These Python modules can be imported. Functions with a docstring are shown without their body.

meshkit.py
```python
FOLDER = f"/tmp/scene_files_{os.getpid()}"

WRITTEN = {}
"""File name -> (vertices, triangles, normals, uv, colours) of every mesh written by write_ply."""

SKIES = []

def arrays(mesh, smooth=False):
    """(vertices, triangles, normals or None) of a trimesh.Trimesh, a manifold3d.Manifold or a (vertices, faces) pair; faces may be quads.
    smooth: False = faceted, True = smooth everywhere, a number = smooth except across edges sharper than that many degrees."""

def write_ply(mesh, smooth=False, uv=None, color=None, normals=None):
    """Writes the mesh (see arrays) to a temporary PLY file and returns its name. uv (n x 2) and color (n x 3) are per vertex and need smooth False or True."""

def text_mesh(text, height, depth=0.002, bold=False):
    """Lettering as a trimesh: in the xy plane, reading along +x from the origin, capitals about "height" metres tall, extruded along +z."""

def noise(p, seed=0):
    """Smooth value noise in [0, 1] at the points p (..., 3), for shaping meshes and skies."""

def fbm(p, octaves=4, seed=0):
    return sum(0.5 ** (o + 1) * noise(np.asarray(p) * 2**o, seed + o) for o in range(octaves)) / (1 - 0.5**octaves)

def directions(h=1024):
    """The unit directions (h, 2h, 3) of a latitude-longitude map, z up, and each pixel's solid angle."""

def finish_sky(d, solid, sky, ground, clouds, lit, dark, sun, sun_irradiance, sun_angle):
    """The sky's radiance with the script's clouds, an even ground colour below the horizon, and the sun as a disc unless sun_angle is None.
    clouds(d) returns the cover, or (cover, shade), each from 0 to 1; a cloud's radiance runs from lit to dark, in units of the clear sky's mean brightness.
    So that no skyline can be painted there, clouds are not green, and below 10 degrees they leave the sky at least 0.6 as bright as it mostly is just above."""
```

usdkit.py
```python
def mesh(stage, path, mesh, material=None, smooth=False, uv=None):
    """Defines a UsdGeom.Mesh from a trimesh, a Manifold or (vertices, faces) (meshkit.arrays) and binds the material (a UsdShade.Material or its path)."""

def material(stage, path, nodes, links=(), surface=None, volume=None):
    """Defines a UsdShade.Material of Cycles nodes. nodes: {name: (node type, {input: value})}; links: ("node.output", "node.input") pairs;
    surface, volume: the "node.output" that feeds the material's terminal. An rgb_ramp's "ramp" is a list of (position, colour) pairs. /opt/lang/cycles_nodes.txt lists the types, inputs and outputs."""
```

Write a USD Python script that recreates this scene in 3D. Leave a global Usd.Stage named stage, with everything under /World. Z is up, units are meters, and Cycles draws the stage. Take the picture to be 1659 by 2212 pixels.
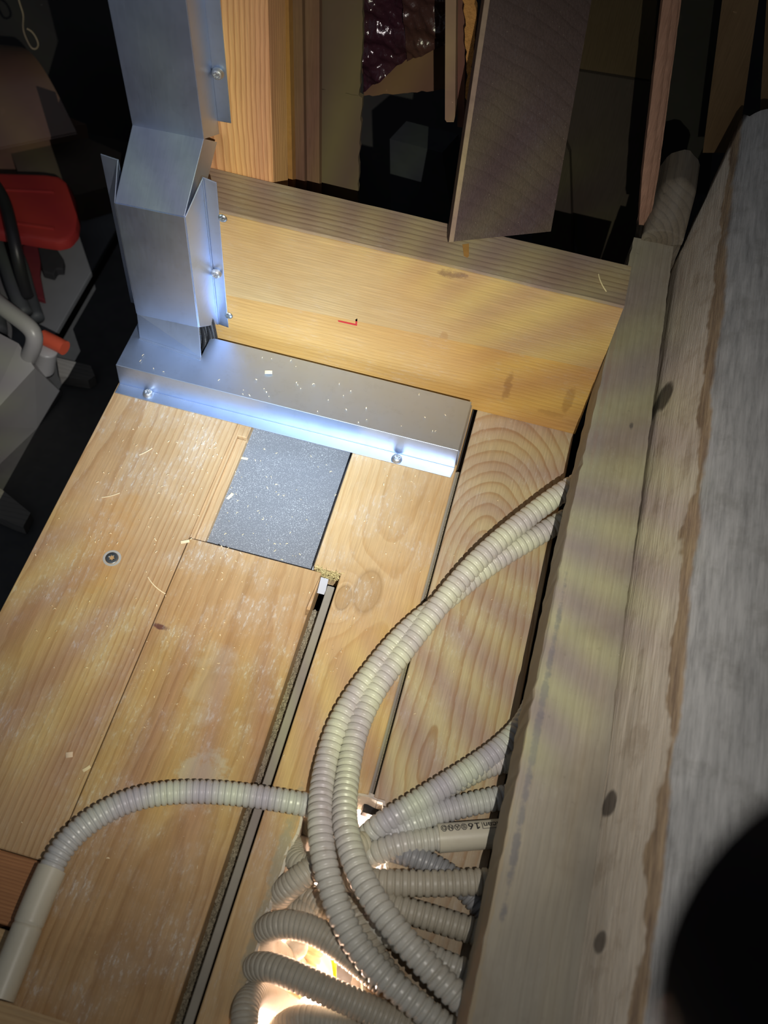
import math, numpy as np, trimesh, usdkit, meshkit
import manifold3d as m3
from shapely.geometry import Polygon, LineString
from scipy.interpolate import CubicSpline
from pxr import Usd, UsdGeom, UsdLux, UsdShade, Gf, Sdf, Vt

stage = Usd.Stage.CreateInMemory()
UsdGeom.SetStageUpAxis(stage, 'Z'); UsdGeom.SetStageMetersPerUnit(stage, 1.0)
UsdGeom.Xform.Define(stage, '/World'); UsdGeom.Scope.Define(stage, '/World/Looks')

# ---------------------------------------------------------------- camera
H, F = .62, 2200.0
M = np.array([[.9655547, .2512739, .0675686], [.2485482, -.8138383, -.5252533], [-.0769925, .5239548, -.8482591]])
CP = np.array([0, 0, H])
cam = UsdGeom.Camera.Define(stage, '/World/camera')
cam.AddTransformOp().Set(Gf.Matrix4d(*[float(v) for v in np.vstack([np.c_[np.array([M[0], -M[1], -M[2]]), np.zeros(3)], [0, 0, H, 1]]).ravel()]))
cam.CreateFocalLengthAttr(6.86); cam.CreateHorizontalApertureAttr(6.86 * 1659 / F); cam.CreateVerticalApertureAttr(6.86 * 2212 / F)
cam.CreateFStopAttr(2.0); cam.CreateFocusDistanceAttr(.72); cam.CreateClippingRangeAttr(Gf.Vec2f(.02, 50))
cam.CreateExposureAttr(0.0)

# ---------------------------------------------------------------- light: faint sky, torch (built below), lamp in the shaft
TORCH_W, SHAFT_W, SKY = 178., 10., .035
TORCH_AT = np.array([0.0580, 0.0188, 0.5203]); TORCH_TO = np.array([-.152, .422, 0.0])
dome = UsdLux.DomeLight.Define(stage, '/World/sky_glow'); dome.CreateIntensityAttr(SKY); dome.CreateColorAttr(Gf.Vec3f(.75, .85, 1.0))

# ---------------------------------------------------------------- helpers: points
def ray(px, py): return M.T @ np.array([px - 829.5, py - 1106, F])
def at(px, py, z=0.0): d = ray(px, py); return CP + d * (z - H) / d[2]
def atY(px, py, y): d = ray(px, py); return CP + d * y / d[1]
def atX(px, py, x): d = ray(px, py); return CP + d * x / d[0]

# ---------------------------------------------------------------- helpers: things
used, base = {}, {}
def numbered(path):
    k = used.get(path, 0); used[path] = k + 1
    return path if k == 0 else f'{path}_{k:03d}'
def keys(p, label=None, cat=None, group=None, kind=None):
    for k, v in (('label', label), ('category', cat), ('group', group), ('kind', kind)):
        if v: p.SetCustomDataByKey(k, v)
    return p
def thing(name, label=None, cat=None, loc=(0, 0, 0), group=None, kind=None):
    path = numbered('/World/' + name); x = UsdGeom.Xform.Define(stage, path)
    x.AddTranslateOp().Set(Gf.Vec3d(*[float(v) for v in loc])); base[path] = np.array(loc, float)
    keys(x.GetPrim(), label, cat, group, kind); return path
def part(parent, name, mesh, mat, smooth=False, label=None, kind=None):
    path = numbered(f'{parent}/{name}'); v, f, n = meshkit.arrays(mesh, False)
    b = base[parent]; base[path] = b
    usdkit.mesh(stage, path, trimesh.Trimesh(v - b, f, process=False), mat, smooth=smooth)
    keys(stage.GetPrimAtPath(path), label, None, None, kind); return path
def single(name, mesh, mat, label=None, cat=None, group=None, kind=None, smooth=False):
    path = numbered('/World/' + name); v, f, n = meshkit.arrays(mesh, False); base[path] = np.zeros(3)
    usdkit.mesh(stage, path, trimesh.Trimesh(v, f, process=False), mat, smooth=smooth)
    keys(stage.GetPrimAtPath(path), label, cat, group, kind); return path

# ---------------------------------------------------------------- helpers: meshes
cat = trimesh.util.concatenate
def man(t): return m3.Manifold(m3.Mesh(np.asarray(t.vertices, np.float32), np.asarray(t.faces, np.uint32)))
def tri(m): q = m.to_mesh(); return trimesh.Trimesh(q.vert_properties[:, :3], q.tri_verts, process=False)
def hull(pts): return trimesh.convex.convex_hull(np.asarray(pts, float))
def cbox(x0, x1, y0, y1, z0, z1, c=.0006):
    p = []
    for x, sx in ((x0, 1), (x1, -1)):
        for y, sy in ((y0, 1), (y1, -1)):
            for z, sz in ((z0, 1), (z1, -1)):
                p += [(x + sx * c, y + sy * c, z), (x + sx * c, y, z + sz * c), (x, y + sy * c, z + sz * c)]
    return hull(p)
def prism(xy, z0, z1, engine='earcut'):
    m = trimesh.creation.extrude_polygon(Polygon(xy).buffer(0), z1 - z0, engine=engine); m.apply_translation([0, 0, z0]); return m
def plate(pts, t):
    """A planar polygon in space given a thickness t along its normal."""
    p = np.asarray(pts, float); n = np.zeros(3)
    for a, b in zip(p, np.roll(p, -1, 0)): n += np.cross(a - p[0], b - p[0])
    n /= np.linalg.norm(n); u = p[1] - p[0]; u /= np.linalg.norm(u); v = np.cross(n, u)
    m = trimesh.creation.extrude_polygon(Polygon(np.c_[(p - p[0]) @ u, (p - p[0]) @ v]), abs(t), engine='earcut')
    if t < 0: m.apply_translation([0, 0, t])
    T = np.eye(4); T[:3, 0], T[:3, 1], T[:3, 2], T[:3, 3] = u, v, n, p[0]
    m.apply_transform(T); return m
def slab(c4, t):
    """Hexahedron from four corners (quad, any shape) with thickness t along the normal (away from n side)."""
    p = np.asarray(c4, float); n = np.cross(p[1] - p[0], p[2] - p[0]); n /= np.linalg.norm(n)
    return hull(np.vstack([p, p + n * t]))
def ring_faces(n, m, closed=True):
    i, j = np.meshgrid(np.arange(n - 1), np.arange(m), indexing='ij'); k = (j + 1) % m
    a, b, c, d = i * m + j, i * m + k, (i + 1) * m + k, (i + 1) * m + j
    return np.vstack([np.stack([a, b, c], -1).reshape(-1, 3), np.stack([a, c, d], -1).reshape(-1, 3)])
def capped(rings):
    n, m = rings.shape[:2]; v = np.vstack([rings.reshape(-1, 3), rings[0].mean(0), rings[-1].mean(0)])
    j = np.arange(m); k = (j + 1) % m
    f = np.vstack([ring_faces(n, m), np.stack([k, j, np.full(m, n * m)], -1), np.stack([(n - 1) * m + j, (n - 1) * m + k, np.full(m, n * m + 1)], -1)])
    return trimesh.Trimesh(v, f, process=False)
def spline(pts, ds):
    p = np.asarray(pts, float); s = np.r_[0, np.cumsum(np.linalg.norm(np.diff(p, axis=0), axis=1) ** .5)]
    cs = CubicSpline(s, p, bc_type='natural'); q = cs(np.linspace(0, s[-1], 600))
    L = np.r_[0, np.cumsum(np.linalg.norm(np.diff(q, axis=0), axis=1))]; n = max(int(L[-1] / ds), 2)
    S = np.linspace(0, L[-1], n + 1); return np.stack([np.interp(S, L, q[:, k]) for k in range(3)], 1), S
def tube(pts, radius, ds=.003, sides=20, prof=None):
    q, S = spline(pts, ds); t = np.gradient(q, axis=0); t /= np.linalg.norm(t, axis=1, keepdims=True)
    a = np.cross(t[0], [0, 0, 1.0]) if abs(t[0][2]) < .9 else np.cross(t[0], [1.0, 0, 0]); A = []
    for k in range(len(q)):
        a = a - t[k] * (a @ t[k]); a /= np.linalg.norm(a); A.append(a)
    A = np.array(A); B = np.cross(t, A); r = np.full(len(q), radius) if prof is None else prof(S, S[-1])
    ang = np.arange(sides) * 2 * np.pi / sides
    return capped(q[:, None] + r[:, None, None] * (np.cos(ang)[None, :, None] * A[:, None] + np.sin(ang)[None, :, None] * B[:, None]))
def corrugated(pts, R=.0074, pitch=.0044, depth=.0012, sides=20):
    def prof(S, L):
        w = .5 - .5 * np.cos(2 * np.pi * S / pitch); return R - depth * (1 - np.clip(w * 2.3, 0, 1) ** .8)
    return tube(pts, R, pitch / 10, sides, prof)
def lathe(prof, segs=32):
    return trimesh.creation.revolve(np.asarray(prof, float), sections=segs)
def frame(loc, n, up=(0, 1, 0)):
    n = np.asarray(n, float) / np.linalg.norm(n); u = np.cross(up, n)
    if np.linalg.norm(u) < 1e-6: u = np.cross((1, 0, 0), n)
    u /= np.linalg.norm(u); T = np.eye(4); T[:3, 0], T[:3, 1], T[:3, 2], T[:3, 3] = u, np.cross(n, u), n, loc; return T
def moved(m, T): m = m.copy(); m.apply_transform(T); return m
def loft_beam(p0, p1, sec, n, amp=.0008, sc=60, seed=1, shear=None, ends=0.0):
    """A rough timber: the cross-section sec (closed (k,2) points as world x,z offsets) carried from p0 to p1, its skin disturbed."""
    p0, p1 = np.asarray(p0, float), np.asarray(p1, float); sec = np.asarray(sec, float)
    d = np.r_[0, np.cumsum(np.linalg.norm(np.diff(np.vstack([sec, sec[:1]]), axis=0), axis=1))]; k = max(int(d[-1] / .004), 12)
    s = np.linspace(0, d[-1], k, endpoint=False); cl = np.vstack([sec, sec[:1]])
    pr = np.stack([np.interp(s, d, cl[:, i]) for i in (0, 1)], 1); c = pr.mean(0)
    R = []
    for t in np.linspace(0, 1, n):
        o = p0 + (p1 - p0) * t; q = np.c_[o[0] + pr[:, 0], np.full(k, o[1]), o[2] + pr[:, 1]]
        if shear is not None: q[:, 1] += shear * pr[:, 1] * t
        q[:, 1] += ends * (meshkit.fbm(q * [90, 0, 90] + 7.3, 3, seed + 5) - .5) * (t in (0, 1))
        nn = np.c_[pr - c, ][:, [0, 1]]; nn /= np.linalg.norm(nn, axis=1, keepdims=True) + 1e-9
        w = (meshkit.fbm(q * [sc * 2, sc * .35, sc * 2], 4, seed) - .5) * 2 * amp
        q[:, 0] += nn[:, 0] * w; q[:, 2] += nn[:, 1] * w; R.append(q)
    return capped(np.array(R))

# ---------------------------------------------------------------- helpers: node materials
class Ref:
    def __init__(s, n, o): s.n, s.o = n, o
class Node:
    def __init__(s, n): s._n = n
    def __getattr__(s, o): return Ref(s._n, o)
class G:
    def __init__(s): s.n, s.l = {}, []
    def __call__(s, kind, **inp):
        name = f'n{len(s.n)}'; vals = {}
        for k, v in inp.items():
            if isinstance(v, Ref): s.l.append((f'{v.n}.{v.o}', f'{name}.{k}'))
            else: vals[k] = v
        s.n[name] = (kind, vals); return Node(name)
    def m(s, op, a=0., b=0., c=0., clamp=False): return s('math', math_type=op, value1=a, value2=b, value3=c, use_clamp=clamp).value
    def mix(s, fac, a, b, t='mix'): return s('mix', mix_type=t, fac=fac, color1=a, color2=b).color
    def ramp(s, fac, stops): return s('rgb_ramp', fac=fac, ramp=[(p, (c, c, c) if np.ndim(c) == 0 else c) for p, c in stops]).color
    def val(s, c): return s('rgb_to_bw', color=c).val
    def noise(s, vec, scale, detail=3., rough=.55, dist=0.): return s('noise_texture', vector=vec, scale=scale, detail=detail, roughness=rough, distortion=dist).fac
    def step(s, v, lo, hi): return s('map_range', range_type='smoothstep', value=v, from_min=lo, from_max=hi, to_min=0., to_max=1., clamp=True).result
    def comb(s, x, y, z): return s('combine_xyz', x=x, y=y, z=z).vector
    def done(s, name, surf): return usdkit.material(stage, '/World/Looks/' + name, s.n, s.l, surface=f'{surf.n}.{surf.o}')

def srgb(*c):
    c = np.array(c, float) / 255; return tuple(np.where(c < .04045, c / 12.92, ((c + .055) / 1.055) ** 2.4))

def wood(name, axis='y', vc=0., wc=-.05, tilt=0., ring=.003, early=(.55, .36, .17), late=(.36, .18, .06), contrast=.7, knots=(), spots=(), dust=0., dustc=(.62, .6, .55),
         seed=0., wob=.004, rough=.6, blotch=.25, blotchc=None, gray=0., spec=.3, bump=.25, fiber=.3, dirty=0.):
    g = G(); P = g('geometry').position; sp = g('separate_xyz', vector=P)
    x, y, z = sp.x, sp.y, sp.z
    u, v, w = {'y': (y, x, z), 'x': (x, z, y), 'z': (z, x, y)}[axis]
    us = g.m('add', u, seed)
    n1 = g('noise_texture', vector=g.comb(g.m('multiply', us, 6.), g.m('multiply', v, 12.), g.m('multiply', w, 12.)), scale=1., detail=2., roughness=.5)
    nc = g('separate_color', color=n1.color)
    vv = g.m('add', g.m('subtract', v, vc), g.m('multiply', g.m('subtract', nc.r, .5), wob * 2))
    ww = g.m('add', g.m('subtract', w, wc), g.m('multiply', g.m('subtract', nc.g, .5), wob * 2))
    if tilt: ww = g.m('add', ww, g.m('multiply', u, tilt))
    kmask = None
    for (uk, vk, rk, push, kc) in knots:
        du = g.m('multiply', g.m('subtract', u, uk), .55); dv = g.m('subtract', v, vk)
        d = g.m('sqrt', g.m('add', g.m('multiply', du, du), g.m('multiply', dv, dv)))
        e = g.m('divide', d, rk * 2.4); e = g.m('exponent', g.m('multiply', g.m('multiply', e, e), -1.))
        ww = g.m('add', ww, g.m('multiply', e, push))
        k = g.ramp(g.m('divide', d, rk * 1.25), [(0, .35), (.45, .55), (.7, .65), (.78, 1.), (.86, .5), (1., 0.)])
        kv = g.m('multiply', g.val(k), kc); kmask = kv if kmask is None else g.m('maximum', kmask, kv)
    r = g.m('sqrt', g.m('add', g.m('multiply', vv, vv), g.m('multiply', ww, ww)))
    t = g.m('add', g.m('divide', r, ring), g.m('multiply', g.noise(P, 40., 2.), .5))
    lf = g.ramp(g.m('fraction', t), [(0, .0), (.35, .05), (.65, .35), (.86, 1.), (.94, .9), (1., 0.)])
    latef = g.m('multiply', g.val(lf), contrast)
    band = g.noise(g.comb(g.m('multiply', us, 2.), g.m('multiply', r, 60.), 0.), 1., 2.)
    col = g.mix(g.m('multiply', latef, g.m('multiply_add', band, 1.2, .2), 0., True), early, late)
    fv = g.comb(g.m('multiply', us, 35.), g.m('multiply', v, 900.), g.m('multiply', w, 900.))
    fib = g.noise(fv, 1., 3., .6)
    fm = g.m('multiply_add', fib, fiber * 2, 1. - fiber)
    col = g.mix(1., col, g.comb(fm, fm, fm), 'multiply')
    bl = g.step(g.noise(P, 17., 4., .6), .38, .72)
    col = g.mix(g.m('multiply', bl, blotch), col, blotchc or tuple(np.array(early) * [.62, .52, .42]))
    if kmask is not None: col = g.mix(kmask, col, tuple(np.array(late) * .62))
    for (us_, vs_, ru, rv, c_, st) in spots:
        du = g.m('divide', g.m('subtract', u, us_), ru); dv = g.m('divide', g.m('subtract', v, vs_), rv)
        d = g.m('add', g.m('add', g.m('multiply', du, du), g.m('multiply', dv, dv)), g.m('multiply', g.m('subtract', g.noise(P, 75., 6., .7), .5), 4.5))
        col = g.mix(g.m('multiply', g.step(d, 1.15, .2), st), col, c_)
    if gray:
        gn = g.step(g.noise(g.comb(g.m('multiply', us, 4.), g.m('multiply', v, 25.), g.m('multiply', w, 25.)), 1., 4., .6), .3, .62)
        col = g.mix(g.m('multiply', gn, gray), col, (.25, .235, .21))
    if dirty:
        col = g.mix(g.m('multiply', g.step(g.noise(P, 170., 5., .7), .6, .74), dirty), col, (.05, .04, .035))
    if dust:
        d1 = g.step(g.noise(P, 26., 4., .6), .43, .66); d2 = g.noise(g.comb(g.m('multiply', u, 140.), g.m('multiply', v, 420.), g.m('multiply', w, 420.)), 1., 5., .75)
        d2 = g.step(d2, .5, .68); col = g.mix(g.m('multiply', g.m('multiply', d1, g.m('multiply_add', d2, .72, .12)), dust), col, dustc)
        sp_ = g.step(g.noise(P, 900., 2., .6), .7, .78); col = g.mix(g.m('multiply', sp_, dust * .8), col, (.75, .66, .5))
    bp = g('bump', height=g.m('add', g.m('multiply', fib, .5), g.m('multiply', latef, .5)), strength=bump, distance=.0006)
    s = g('principled_bsdf', base_color=col, roughness=rough, specular_ior_level=spec, normal=bp.normal)
    return g.done(name, s.BSDF)

def plain(name, col, rough=.5, metallic=0., spec=.4, var=.15, scale=60., dirt=0., dirtc=(.12, .1, .08), bump=0., bscale=200., **kw):
    g = G(); P = g('geometry').position
    n = g.m('multiply_add', g.noise(P, scale, 4., .6), var * 2, 1. - var); c = g.mix(1., tuple(col), g.comb(n, n, n), 'multiply')
    if dirt: c = g.mix(g.m('multiply', g.step(g.noise(P, scale * 2.2, 5., .7), .52, .72), dirt), c, dirtc)
    inp = dict(base_color=c, roughness=rough, metallic=metallic, specular_ior_level=spec, **kw)
    if bump: inp['normal'] = g('bump', height=g.noise(P, bscale, 4., .6), strength=bump, distance=.002).normal
    return g.done(name, g('principled_bsdf', **inp).BSDF)

def steel(name, col, r0, r1, scuff=.3):
    g = G(); P = g('geometry').position; sp = g('separate_xyz', vector=P)
    n = g.noise(P, 45., 4., .6); st = g.noise(g.comb(g.m('multiply', sp.x, 900.), g.m('multiply', sp.y, 60.), g.m('multiply', sp.z, 60.)), 1., 3.)
    c = g.mix(g.m('multiply', g.step(g.noise(P, 130., 5., .7), .5, .75), scuff), col, tuple(np.array(col) * .72))
    r = g.m('multiply_add', n, r1 - r0, r0); r = g.m('multiply_add', st, .06, r)
    nb = g('bump', height=g.noise(P, 28., 2.), strength=.12, distance=.002, normal=g('bevel', samples=4, radius=.0007).bevel)
    return g.done(name, g('principled_bsdf', base_color=c, metallic=1., roughness=r, normal=nb.normal).BSDF)

# ================================================================ torch (the lamp that lights the place; its black head stands in the corner of the picture)
d = TORCH_TO - TORCH_AT; d /= np.linalg.norm(d)
g = G(); o = g('separate_xyz', vector=g('texture_coordinate').object)
rr = g.m('sqrt', g.m('add', g.m('multiply', o.x, o.x), g.m('multiply', o.y, o.y)))
ta = g.m('divide', rr, .02 * .94)                        # tangent of the angle from the beam's axis
prof = g.ramp(g.m('divide', ta, 1.25), [(0, 1.), (.06, .86), (.12, .50), (.2, .25), (.3, .145), (.37, .105), (.43, .066), (.5, .038), (.62, .025), (1., .017)])
sect = g.m('multiply', g('math', math_type='arctan2', value1=o.y, value2=o.x).value, 36 / (2 * math.pi))
st = g.step(g.m("absolute", g.m('subtract', g.m('fraction', g.m('add', sect, 50.)), .5)), .19, .31)
ann = g.m('multiply', g.step(ta, .20, .25), g.step(ta, .50, .42))
tint = g.mix(g.m('multiply', ann, st), g.mix(g.step(ta, .06, .26), (.80, .93, 1.06), (1., .945, .86)), (1.20, 1.22, .86))
tint = g.mix(g.m('multiply', ann, g.m('subtract', 1., st)), tint, (.93, .83, .83))
lens_mat = g.done('torch_lens', g('transparent_bsdf', color=g('gamma', color=g.mix(1., prof, tint, 'multiply'), gamma=.5).color).BSDF)  # two faces: each takes the square root
black = plain('torch_black', (.012, .010, .011), .45, var=.3)
tq = thing('torch', 'black hand torch held close to the camera, out of focus, at the lower right edge', 'torch', TORCH_AT)
Tt = frame(TORCH_AT, d, (0, 0, 1))
xf = UsdGeom.Xformable(stage.GetPrimAtPath(tq)); xf.ClearXformOpOrder()
xf.AddTransformOp().Set(Gf.Matrix4d(*[float(v) for v in Tt.T.ravel()])); base[tq] = np.zeros(3)
K = .94
sc = lambda pr: [(a * K, b * K) for a, b in pr]
part(tq, 'head', lathe(sc([(.0215, .0205), (.0245, .0205), (.0245, .004), (.0235, -.006), (.0235, -.022), (.0225, -.03), (.0225, -.036), (0, -.036), (0, -.012), (.006, -.012), (.02, .0), (.0215, .018), (.0215, .0205)]), 48), black, smooth=40)
part(tq, 'handle', lathe(sc([(0, -.036), (.0225, -.036), (.0225, -.12), (.020, -.124), (0, -.124)]), 40), black, smooth=40)
part(tq, 'lens', lathe(sc([(0, .0195), (.0215, .0195), (.0215, .0202), (0, .0202)]), 48), lens_mat)
bulb = UsdLux.SphereLight.Define(stage, tq + '/bulb'); bulb.CreateRadiusAttr(.0003); bulb.CreateIntensityAttr(TORCH_W * 3.2e3 * (16 / 3) ** 2); bulb.CreateColorAttr(Gf.Vec3f(1, 1, 1))

# ================================================================ materials
pine1 = wood('pine_wide_board', vc=-.262, wc=-.035, ring=.0034, early=(.49, .33, .175), late=(.35, .195, .085), contrast=.8, dust=.9, seed=1., tilt=.02, fiber=.28, spots=[(.30, -.235, .05, .02, (.50, .27, .08), .35)])
pine2 = wood('pine_short_board', vc=-.12, wc=-.075, ring=.0026, early=(.45, .285, .135), late=(.31, .165, .065), contrast=.65, dust=1., seed=3.3, fiber=.3, tilt=.01,
             spots=[(.165, -.115, .020, .018, (.52, .54, .47), .38), (.06, -.12, .02, .03, (.30, .16, .07), .3), (.2535, -.1755, .0022, .0075, (.11, .03, .025), .9), (.225, -.13, .03, .015, (.50, .46, .40), .22)])
pine3 = wood('pine_narrow_board', vc=-.045, wc=-.03, ring=.0062, early=(.53, .36, .18), late=(.42, .245, .095), contrast=.6, dust=.7, seed=5.1, wob=.006, tilt=-.03, spots=[(.11, -.0545, .07, .0045, (.30, .28, .20), .7), (.185, -.045, .012, .006, (.24, .21, .15), .7)], knots=[(.3085, -.0655, .0052, .02, .8), (.318, -.051, .009, .012, .6)], blotch=.2)
pine4 = wood('pine_cathedral_board', vc=.016, wc=-.062, ring=.0068, early=(.46, .36, .245), late=(.32, .18, .085), contrast=.85, dust=.6, seed=7.7, wob=.003, tilt=-.30, blotch=.18, knots=[(.375, .0175, .02, .045, 0.)], dustc=(.6, .57, .52))
pine_beam = wood('pine_crossbeam', axis='x', vc=-.35, wc=.60, ring=.0024, early=(.57, .40, .18), late=(.46, .28, .10), contrast=.55, seed=2.2, wob=.0035, dust=.15, blotch=.3, blotchc=(.52, .29, .09),
                 knots=[(.005, .036, .010, .02, 0.), (.050, .038, .012, .02, 0.)], spots=[(-.047, .134, .010, .005, (.28, .17, .09), .9), (.0075, .036, .0035, .016, (.38, .21, .07), .6), (.053, .036, .004, .018, (.38, .21, .07), .5), (-.046, .072, .003, .007, (.45, .26, .09), .6), (.045, .052, .012, .0035, (.42, .24, .08), .5)])
pine_beam2 = wood('pine_crossbeam_lower', axis='x', vc=-.45, wc=.60, ring=.0036, early=(.60, .36, .115), late=(.48, .25, .065), contrast=.5, seed=2.9, wob=.0035, dust=.25, blotch=.3, blotchc=(.52, .29, .09),
                 knots=[(.005, .036, .010, .02, 0.), (.050, .038, .012, .02, 0.)], spots=[(.0075, .036, .0035, .016, (.36, .19, .06), .7), (.053, .036, .004, .018, (.36, .19, .06), .6), (.045, .018, .012, .004, (.40, .22, .07), .5)])
beam_top = wood('weathered_beam_top', axis='x', vc=.14, wc=.30, ring=.0045, early=(.36, .27, .17), late=(.15, .09, .055), contrast=.7, seed=4.2, gray=.4, dust=.2, blotch=.35)
pine_post = wood('pine_post', axis='z', vc=-.235, wc=.505, ring=.0026, early=(.78, .44, .20), late=(.46, .20, .08), contrast=.9, seed=6.1, wob=.003, blotch=.15)
end_wood = wood('reddish_end_block', axis='x', vc=.07, wc=-.05, ring=.0016, early=(.40, .19, .08), late=(.24, .09, .04), contrast=.8, seed=8.)
cross_wood = wood('bottom_cross_board', axis='x', vc=.0, wc=-.05, ring=.003, early=(.50, .34, .17), late=(.38, .21, .09), contrast=.5, seed=9., dust=.2)
timber_w = wood('greenish_timber', vc=.07, wc=.10, ring=.005, early=(.37, .325, .24), late=(.26, .215, .145), contrast=.4, seed=11., gray=.5, dust=.15, dirty=.25, blotch=.5, blotchc=(.18, .13, .08), fiber=.3,
                spots=[(.21, .0665, .10, .0024, (.12, .12, .14), .7), (.432, .0900, .0035, .0016, (.06, .055, .05), .8), (.47, .069, .1, .0018, (.30, .20, .13), .6), (.15, .0605, .3, .0016, (.36, .26, .13), .6)])
HX0, HZ0 = at(1332, 1500, .100)[0], .100             # foot of the beam's waney brown side, at the rail
HX1, HZ1 = at(1467, 1500, .152)[0], .152             # its upper edge
def hewn_material():
    g = G(); P = g('geometry').position; sp = g('separate_xyz', vector=P)
    n1 = g.noise(g.comb(g.m('multiply', sp.x, 240.), g.m('multiply', sp.y, 30.), g.m('multiply', sp.z, 240.)), 1., 5., .65)
    n2 = g.noise(P, 45., 5., .65); n3 = g.noise(g.comb(g.m('multiply', sp.x, 900.), g.m('multiply', sp.y, 40.), g.m('multiply', sp.z, 900.)), 1., 3.)
    gray = g.ramp(n1, [(.25, (.29, .287, .283)), (.5, (.47, .465, .455)), (.75, (.60, .59, .575))])
    brown = g.ramp(n1, [(.2, (.62, .52, .40)), (.5, (.74, .65, .53)), (.8, (.82, .74, .62))])
    gray = g.mix(g.m('multiply', g.step(n2, .5, .7), .5), gray, (.30, .29, .27))
    brown = g.mix(g.m('multiply', g.step(n2, .52, .7), .5), brown, (.46, .36, .26))
    for (px, py, ry, rz, st) in ((1455, 815, .013, .0032, .9), (1468, 582, .006, .0018, .9), (1336, 1716, .0075, .0020, .85), (1305, 2030, .006, .0018, .75)):
        q = at(px, py, .124); du = g.m('divide', g.m('subtract', sp.y, float(q[1])), ry); dv = g.m('divide', g.m('subtract', sp.x, float(q[0])), rz)
        dd = g.m('add', g.m('add', g.m('multiply', du, du), g.m('multiply', dv, dv)), g.m('multiply', g.m('subtract', n2, .5), 1.2))
        brown = g.mix(g.m('multiply', g.step(dd, 1.1, .5), st), brown, (.085, .07, .06))
    e = g.m('add', sp.x, g.m('multiply', g.m('subtract', g.noise(P, 22., 4.), .5), .012))
    bark = g.ramp(n1, [(.3, (.24, .17, .125)), (.6, (.50, .37, .24))])
    e2 = g.m('add', sp.x, g.m('multiply', g.m('subtract', g.noise(P, 16., 4., .6), .5), .016))
    col = g.mix(g.step(e2, HX1 - .0042, HX1 - .0030), brown, bark); col = g.mix(g.step(e, HX1 - .0010, HX1 + .0012), col, gray)
    fm = g.m('multiply_add', n3, .5, .75); col = g.mix(1., col, g.comb(fm, fm, fm), 'multiply')
    b = g('bump', height=g.m('add', n1, n3), strength=.5, distance=.0012)
    return g.done('hewn_beam', g('principled_bsdf', base_color=col, roughness=.8, specular_ior_level=.2, normal=b.normal).BSDF)
hewn = hewn_material()
old_wood = wood('old_dark_wood', vc=.08, wc=.1, ring=.004, early=(.17, .14, .10), late=(.06, .05, .04), contrast=.6, gray=.5, dirty=.5, seed=12.)
galv = steel('galvanised_steel', (.55, .645, .83), .37, .48, .25)
screw_m = steel('zinc_screw', (.55, .57, .60), .42, .52, .3); dark_screw = steel('dull_screw', (.40, .43, .44), .3, .4, .4)
def felt_material():
    g = G(); P = g('geometry').position
    n = g.step(g.noise(P, 1500., 3., .7), .52, .72); n2 = g.step(g.noise(P, 30., 3.), .3, .7)
    c = g.mix(g.m('multiply', n, g.m('multiply_add', n2, .5, .35)), (.17, .175, .19), (.74, .74, .74))
    b = g('bump', height=g.noise(P, 1500., 3., .7), strength=.5, distance=.0006)
    return g.done('black_felt', g('principled_bsdf', base_color=c, roughness=.75, normal=b.normal).BSDF)
felt = felt_material()
cream = plain('cream_plastic', (.55, .53, .47), .33, spec=.5, var=.06, dirt=.35, dirtc=(.34, .28, .19), scale=50.)
greyp = plain('grey_plastic', (.50, .50, .49), .33, spec=.5, var=.06, dirt=.3, dirtc=(.3, .28, .24), scale=50.)
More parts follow.
